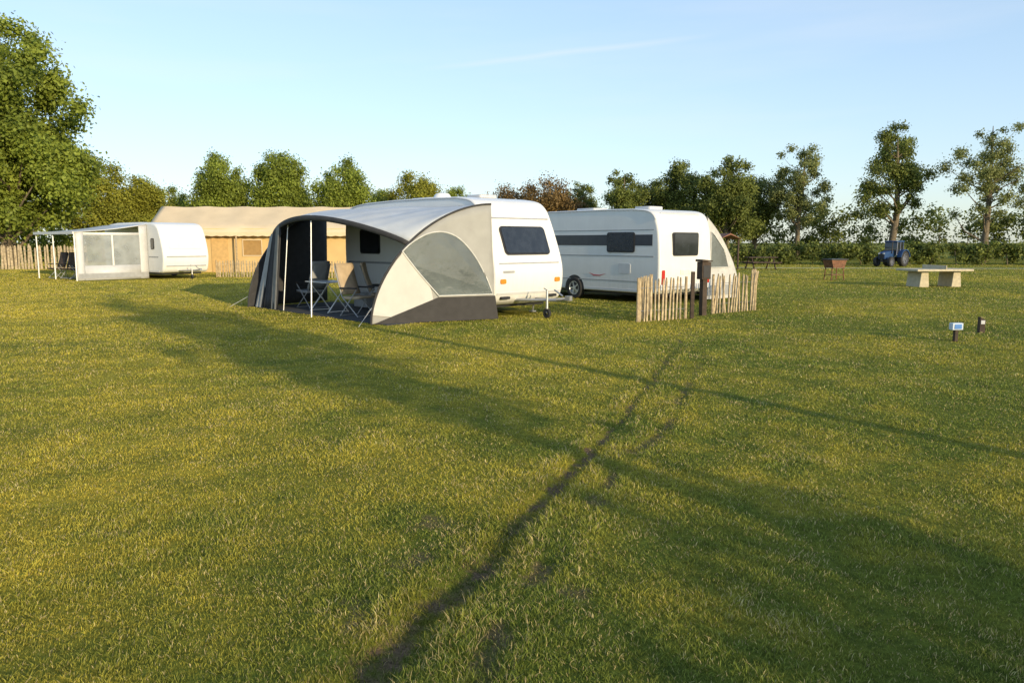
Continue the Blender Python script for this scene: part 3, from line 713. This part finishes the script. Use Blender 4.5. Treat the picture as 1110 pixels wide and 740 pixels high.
b=B(); b.tube([(.75,.36,1.1),(.75,.36,2.05)],.04,8); b.obj('exhaust',M_BLACK,K)

# ------------------------------------------------------------ trees
def leaf_mesh(name,cent,rr,per,size,seed,mat,tonebias=0,grad=None):
    r=np.random.default_rng(seed); cent=np.asarray(cent,float); rr=np.asarray(rr,float); n=len(cent)
    cnt=np.maximum(3,(per*(rr/rr.mean())**2)).astype(int); ids=np.repeat(np.arange(n),cnt); k=len(ids)
    d=r.normal(size=(k,3)); d/=np.linalg.norm(d,axis=1)[:,None]
    q=r.random(k)**(1/2.0); P=cent[ids]+d*(rr[ids]*q*(1+.30*r.normal(size=k)))[:,None]*np.array([1,1,.85])
    nrm=d*.9+r.normal(size=(k,3))*.6+np.array([0,0,.25]); nrm/=np.linalg.norm(nrm,axis=1)[:,None]
    t=np.cross(nrm,r.normal(size=(k,3))); t/=np.linalg.norm(t,axis=1)[:,None]; bt=np.cross(nrm,t)
    s=size*(.5+.9*r.random(k))[:,None]
    V=np.stack([P-t*s*.5,P-bt*s*.34+t*s*.05,P+t*s*.55,P+bt*s*.34],1)
    me=bpy.data.meshes.new(name); npmesh(me,V.reshape(-1,3),np.arange(4*k).reshape(k,4))
    ct=r.random(n)
    tone=np.clip(.22+.45*r.random(k)+.35*ct[ids]-.25*(1-q)+tonebias,0,1)  # random leaf and clump tone, plus inner shade painted darker towards clump centres
    a=me.attributes.new('tone','FLOAT','POINT'); a.data.foreach_set('value',np.repeat(tone,4).astype(np.float32))
    me.materials.append(mat); return me
def tree_mesh(seed,H,hb,R,ncl,per,size,mat,tr=.22,cr=(.24,.38),top=1.0,asym=.16,branches=34):
    r=np.random.default_rng(seed); cz=(H+hb)/2; hz=(H-hb)/2
    cent=[];rr=[]
    lob=r.random((5,2))*2*np.pi
    while len(cent)<ncl:
        d=r.normal(size=3); d/=np.linalg.norm(d); q=r.random()**(1/2.4)
        th=math.atan2(d[1],d[0]); 
        w=1+asym*math.sin(2*th+lob[0,0])+asym*.6*math.sin(3*th+d[2]*3+lob[1,0])
        zz=d[2]*q
        rad_=R*w*(1-.25*max(0,zz)*top)
        c=R*(cr[0]+(cr[1]-cr[0])*r.random())*(1-.3*max(0,zz))
        p=np.array([d[0]*q*(rad_-c*.6),d[1]*q*(rad_-c*.6),cz+zz*(hz-c*.7)*(1+.06*r.normal())])
        if p[2]<hb*.8: continue
        cent.append(p); rr.append(c)
    b=B()
    wob=lambda:(r.normal()*.12*R*.3,r.normal()*.12*R*.3)
    tp=[(0,0,-.1)];x=y=0
    for f in (.15,.35,.55,.75,.88):
        x+=wob()[0];y+=wob()[1]; tp.append((x,y,H*f))
    b.tube(tp,[tr*1.35,tr,tr*.82,tr*.6,tr*.35,tr*.1],10)
    order=np.argsort(r.random(ncl))[:int(min(ncl,branches))]
    for i in order:
        c=cent[i]; z0=max(hb*.75,c[2]-(.35+.5*r.random())*np.hypot(c[0],c[1])-.3*R*r.random()); z0=min(z0,c[2]-.1)
        f=np.clip(z0/H,0,.88); a=np.array(tp); zs=a[:,2]; px=np.interp(z0,zs,a[:,0]); py=np.interp(z0,zs,a[:,1]); r0=tr*(1.05-f)*.42
        m1=((px*.55+c[0]*.45)+r.normal()*.08*R,(py*.55+c[1]*.45)+r.normal()*.08*R,z0*.6+c[2]*.4)
        b.tube([(px,py,z0),m1,tuple(c)],[r0,r0*.6,r0*.18],5,cap=False)
    me=bpy.data.meshes.new('trunk'); me.from_pydata(b.v,[],b.f); me.materials.append(M_BARK); me.update()
    for p_ in me.polygons: p_.use_smooth=True
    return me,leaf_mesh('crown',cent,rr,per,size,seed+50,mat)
def place_tree(ms,x,y,sc,rz,label,name='tree',cat='tree',group=None,sz=None):
    E=thing(name,(x,y,0),rz,label,cat,group); s2=sz if sz else sc; E.scale=(sc,sc,s2)
    for nm,me in zip(('trunk','crown'),ms):
        o=bpy.data.objects.new(nm,me); link(o,E)
    return E
big=tree_mesh(1,14,.7,5.0,165,760,.185,M_LEAF,tr=.32,cr=(.15,.26),asym=.12)
rnd=[tree_mesh(11,10,.6,3.7,76,600,.19,M_LEAF,tr=.25),tree_mesh(12,10,.5,3.6,76,600,.19,M_LEAF,tr=.22),tree_mesh(13,10,.6,3.9,76,600,.19,M_LEAFY,tr=.25)]
drk=[tree_mesh(21,10,.8,3.8,72,520,.19,M_LEAFD,tr=.25,cr=(.18,.32)),tree_mesh(22,10,1.6,3.5,62,480,.19,M_LEAFD,tr=.25,asym=.2,cr=(.18,.32))]
red=[tree_mesh(31,8,.5,4.2,64,480,.19,M_LEAFR,tr=.2,asym=.22)]
tall=[tree_mesh(41,13,1.8,3.1,60,330,.18,M_LEAFP,tr=.24,cr=(.17,.30),asym=.2),tree_mesh(42,13,2.6,4.2,52,420,.20,M_LEAFD,tr=.34,cr=(.15,.26),asym=.28),tree_mesh(43,14,2.4,4.0,56,310,.18,M_LEAFP,tr=.30,cr=(.14,.25),asym=.26)]
def U(u,D): return (u-555)/832.*D
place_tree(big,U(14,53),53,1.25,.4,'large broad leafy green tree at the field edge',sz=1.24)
G='trees lining the campsite'
HR={}
for t,h in ((rnd[0],10),(rnd[1],10),(rnd[2],10),(drk[0],10),(drk[1],10),(red[0],8),(tall[0],13),(tall[1],13),(tall[2],14)): HR[id(t)]=h
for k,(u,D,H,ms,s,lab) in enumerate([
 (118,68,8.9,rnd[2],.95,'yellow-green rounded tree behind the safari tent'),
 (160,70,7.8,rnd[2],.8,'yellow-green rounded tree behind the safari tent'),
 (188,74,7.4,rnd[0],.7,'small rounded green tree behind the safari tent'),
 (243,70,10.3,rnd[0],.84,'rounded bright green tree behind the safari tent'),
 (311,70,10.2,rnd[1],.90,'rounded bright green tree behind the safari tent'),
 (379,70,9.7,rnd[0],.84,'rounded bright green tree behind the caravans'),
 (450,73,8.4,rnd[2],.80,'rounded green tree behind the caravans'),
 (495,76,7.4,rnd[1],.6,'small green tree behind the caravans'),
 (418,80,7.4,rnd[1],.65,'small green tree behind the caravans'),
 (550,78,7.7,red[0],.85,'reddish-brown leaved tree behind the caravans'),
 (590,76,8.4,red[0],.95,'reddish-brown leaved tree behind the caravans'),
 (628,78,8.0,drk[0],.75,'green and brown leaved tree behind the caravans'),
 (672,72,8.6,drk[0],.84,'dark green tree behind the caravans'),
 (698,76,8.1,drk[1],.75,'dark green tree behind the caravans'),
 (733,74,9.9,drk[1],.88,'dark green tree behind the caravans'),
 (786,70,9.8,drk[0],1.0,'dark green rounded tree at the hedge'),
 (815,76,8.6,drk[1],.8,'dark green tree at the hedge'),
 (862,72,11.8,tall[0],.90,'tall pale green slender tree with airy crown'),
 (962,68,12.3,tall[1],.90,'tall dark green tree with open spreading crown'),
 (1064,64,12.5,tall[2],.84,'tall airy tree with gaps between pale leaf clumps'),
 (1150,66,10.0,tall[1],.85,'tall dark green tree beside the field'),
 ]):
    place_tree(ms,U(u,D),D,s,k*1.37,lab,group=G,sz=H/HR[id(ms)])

def hedge(name,pts,w,h,label,seed,mat,size=.22,dens=9,per=130):
    r=np.random.default_rng(seed); cent=[];rr=[]
    for (ax,ay),(bx,by) in zip(pts[:-1],pts[1:]):
        Ls=math.hypot(bx-ax,by-ay); n=int(Ls*dens/ (w))
        for i in range(n):
            t=r.random(); xx=ax+(bx-ax)*t
            hh=h*(.68+.28*vnoise(xx,ay,4.0,seed%7+50)+.14*vnoise(xx,ay,1.3,seed%5+60))
            c=(.20+.16*r.random())*min(w,h); 
            cent.append((xx-pts[0][0],ay+(by-ay)*t+(r.random()-.5)*w-pts[0][1],c*.5+(hh-c)*r.random()**.7)); rr.append(c)
    E=thing(name,(pts[0][0],pts[0][1],0),0,label,'hedge')
    me=leaf_mesh('foliage',cent,rr,per,size,seed,mat); link(bpy.data.objects.new('foliage',me),E)
    b=B()
    for i in range(24):
        t=(i+.5)/24; k=min(int(t*(len(pts)-1)),len(pts)-2); f=t*(len(pts)-1)-k
        x=pts[k][0]+(pts[k+1][0]-pts[k][0])*f-pts[0][0]; y=pts[k][1]+(pts[k+1][1]-pts[k][1])*f-pts[0][1]
        b.tube([(x,y,0),(x+r.normal()*.2,y,h*.6)],[.05,.02],5)
    so_=b.obj('stems',M_BARK,E); so_['kind']='stuff'
hedge('hedge',[(18,80),(50,78),(84,66)],4,6.0,'tall mixed green hedge behind the field',71,M_LEAFD,.27,dens=16,per=130)
hedge('hedge',[(-4,88),(24,84)],4,4.8,'tall mixed green hedge behind the caravans',72,M_LEAFD,.27,dens=14,per=130)
hedge('hedge',[(16,58),(30,57),(52,56)],1.4,1.7,'low clipped dark hedge along the path',73,M_LEAFD,.17,dens=14,per=140)
hedge('hedge',[(-60,66),(-30,70),(-6,86)],3,4.2,'green hedge along the campsite edge',74,M_LEAF,.26,dens=12,per=120)

# trees and shrubs beside the viewpoint that throw the evening shadows
sd=(.605,-.797)
def back(x,y,k): return (x+sd[0]*k,y+sd[1]*k)
GS1='trees beside the lawn'
shad=tree_mesh(61,8.4,2.9,2.0,30,90,.20,M_LEAFD,tr=.16,branches=26)
x,y=back(.70,6.1,15); place_tree(shad,x,y,1.0,.3,'slender leafy tree beside the lawn',group=GS1)
airy=tree_mesh(63,3.6,.8,1.8,22,55,.16,M_LEAFD,tr=.09,cr=(.18,.30),branches=18)
for i,(tx,ty,k,s) in enumerate([(1.1,4.5,11.5,.85),(2.0,3.8,11.5,.85),(2.8,3.9,11.0,.78),(1.0,3.0,10.5,.72),(-.1,3.3,10.5,.62),(.2,5.5,12.5,.70)]):
    x,y=back(tx,ty,k); place_tree(airy,x,y,s,i*1.9+.9,'young airy tree beside the lawn','tree','tree',GS1)
shr=tree_mesh(62,2.6,.5,1.3,18,36,.15,M_LEAFD,tr=.06)
for i,(gx_,gy_,k,s) in enumerate([(1.9,3.0,8.2,.7),(.5,2.6,7.6,.65)]):
    x,y=back(gx_,gy_,k); place_tree(shr,x,y,s,i*1.3,'low leafy shrub beside the lawn','shrub','shrub','shrubs beside the lawn')
K=thing('lamp_post',(8.3,.55,0),0,'grey lamp post beside the lawn','lamp post')
b=B(); b.tube([(0,0,0),(0,0,3.9)],[.12,.10],10); b.obj('pole',M_STEEL,K)
b=B(); b.lathe([(.001,.0),(.13,.02),(.14,.2),(.001,.26)],(0,0,3.9),n=18,axis='z'); b.obj('lamp_head',M_LGREY,K)

# ------------------------------------------------------------ world & sun
w=bpy.data.worlds.new('World'); scene.world=w; w.use_nodes=True; N=w.node_tree.nodes; L=w.node_tree.links
bg=N['Background']; sk=N.new('ShaderNodeTexSky'); sk.sky_type='NISHITA'; sk.sun_disc=False
EL=12; sk.sun_elevation=rad(EL); sk.sun_rotation=math.atan2(sd[0],sd[1]); sk.air_density=1.0; sk.dust_density=.6; sk.ozone_density=1.5
ST=.15
def vm(op,a,b):
    n=N.new('ShaderNodeVectorMath'); n.operation=op
    for i,v in enumerate((a,b)):
        if v is None: continue
        if hasattr(v,'links'): L.new(v,n.inputs[i])
        else: n.inputs[i].default_value=v
    return n
def mt(op,a,b=None,c=None):
    n=N.new('ShaderNodeMath'); n.operation=op
    for i,v in enumerate((a,b,c)):
        if v is None: continue
        if hasattr(v,'links'): L.new(v,n.inputs[i])
        else: n.inputs[i].default_value=v
    return n.outputs[0]
s1=vm('MULTIPLY',sk.outputs[0],(ST,ST,ST)); gm=N.new('ShaderNodeGamma'); gm.inputs['Gamma'].default_value=.54; L.new(s1.outputs[0],gm.inputs['Color'])
s2=vm('MULTIPLY',gm.outputs[0],(1.04/ST,1.18/ST,1.37/ST))
tc=N.new('ShaderNodeTexCoord')
def pd(u,v):
    a=(u-555)/832; b=(370-v)/832; return Vector((a,.9917+.1288*b,-.1288+.9917*b)).normalized()
p0,p1=pd(450,77),pd(780,38); nn=p0.cross(p1).normalized(); tt=(p1-p0).normalized(); midp=(p0+p1)/2
dn=vm('DOT_PRODUCT',tc.outputs['Generated'],tuple(nn)).outputs['Value']; dt=vm('DOT_PRODUCT',tc.outputs['Generated'],tuple(tt)).outputs['Value']
nz=N.new('ShaderNodeTexNoise'); nz.inputs['Scale'].default_value=9; nz.inputs['Detail'].default_value=6; L.new(tc.outputs['Generated'],nz.inputs['Vector'])
wn=mt('ABSOLUTE',mt('ADD',dn,mt('MULTIPLY',mt('SUBTRACT',nz.outputs['Fac'],.5),.006)))
ln_=mt('SUBTRACT',1,mt('DIVIDE',wn,.0048)); ln_=mt('MAXIMUM',ln_,0)
hl=(p1-p0).length/2; cen=midp.dot(tt)
ex=mt('SUBTRACT',1,mt('POWER',mt('DIVIDE',mt('ABSOLUTE',mt('SUBTRACT',dt,cen)),hl),3)); ex=mt('MAXIMUM',ex,0)
msk=mt('MULTIPLY',mt('MULTIPLY',ln_,ex),.24)
mp=N.new('ShaderNodeMapping'); mp.inputs['Rotation'].default_value=(0,rad(25),rad(20)); mp.inputs['Scale'].default_value=(1.2,1.2,9); L.new(tc.outputs['Generated'],mp.inputs['Vector'])
n2=N.new('ShaderNodeTexNoise'); n2.inputs['Scale'].default_value=1.6; n2.inputs['Detail'].default_value=7; L.new(mp.outputs[0],n2.inputs['Vector'])
mr=N.new('ShaderNodeMapRange'); mr.inputs[1].default_value=.52; mr.inputs[2].default_value=.82; mr.inputs[3].default_value=0; mr.inputs[4].default_value=.26; L.new(n2.outputs['Fac'],mr.inputs[0])
msk=mt('ADD',msk,mr.outputs[0])
mx=N.new('ShaderNodeMix'); mx.data_type='RGBA'; L.new(msk,mx.inputs[0]); L.new(s2.outputs[0],mx.inputs[6]); mx.inputs[7].default_value=(.95/ST,.97/ST,1.0/ST,1)
L.new(mx.outputs[2],bg.inputs['Color']); bg.inputs['Strength'].default_value=ST
sun=bpy.data.lights.new('sun','SUN'); sun.energy=5; sun.angle=rad(.5); sun.color=(1,.80,.50)
so=bpy.data.objects.new('sun',sun); link(so)
dirv=Vector((sd[0]*math.cos(rad(EL)),sd[1]*math.cos(rad(EL)),math.sin(rad(EL))))
so.rotation_euler=dirv.to_track_quat('Z','Y').to_euler(); so.location=(20,-25,30)
scene.view_settings.view_transform='Standard'; scene.view_settings.look='None'; scene.view_settings.exposure=0
cam=bpy.data.cameras.new('camera'); cam.lens=27; cam.sensor_width=36; cam.clip_end=3000; cam.clip_start=.05
co=bpy.data.objects.new('camera',cam); co.location=(0,0,1.7); co.rotation_euler=(rad(90-7.4),0,0); link(co); scene.camera=co
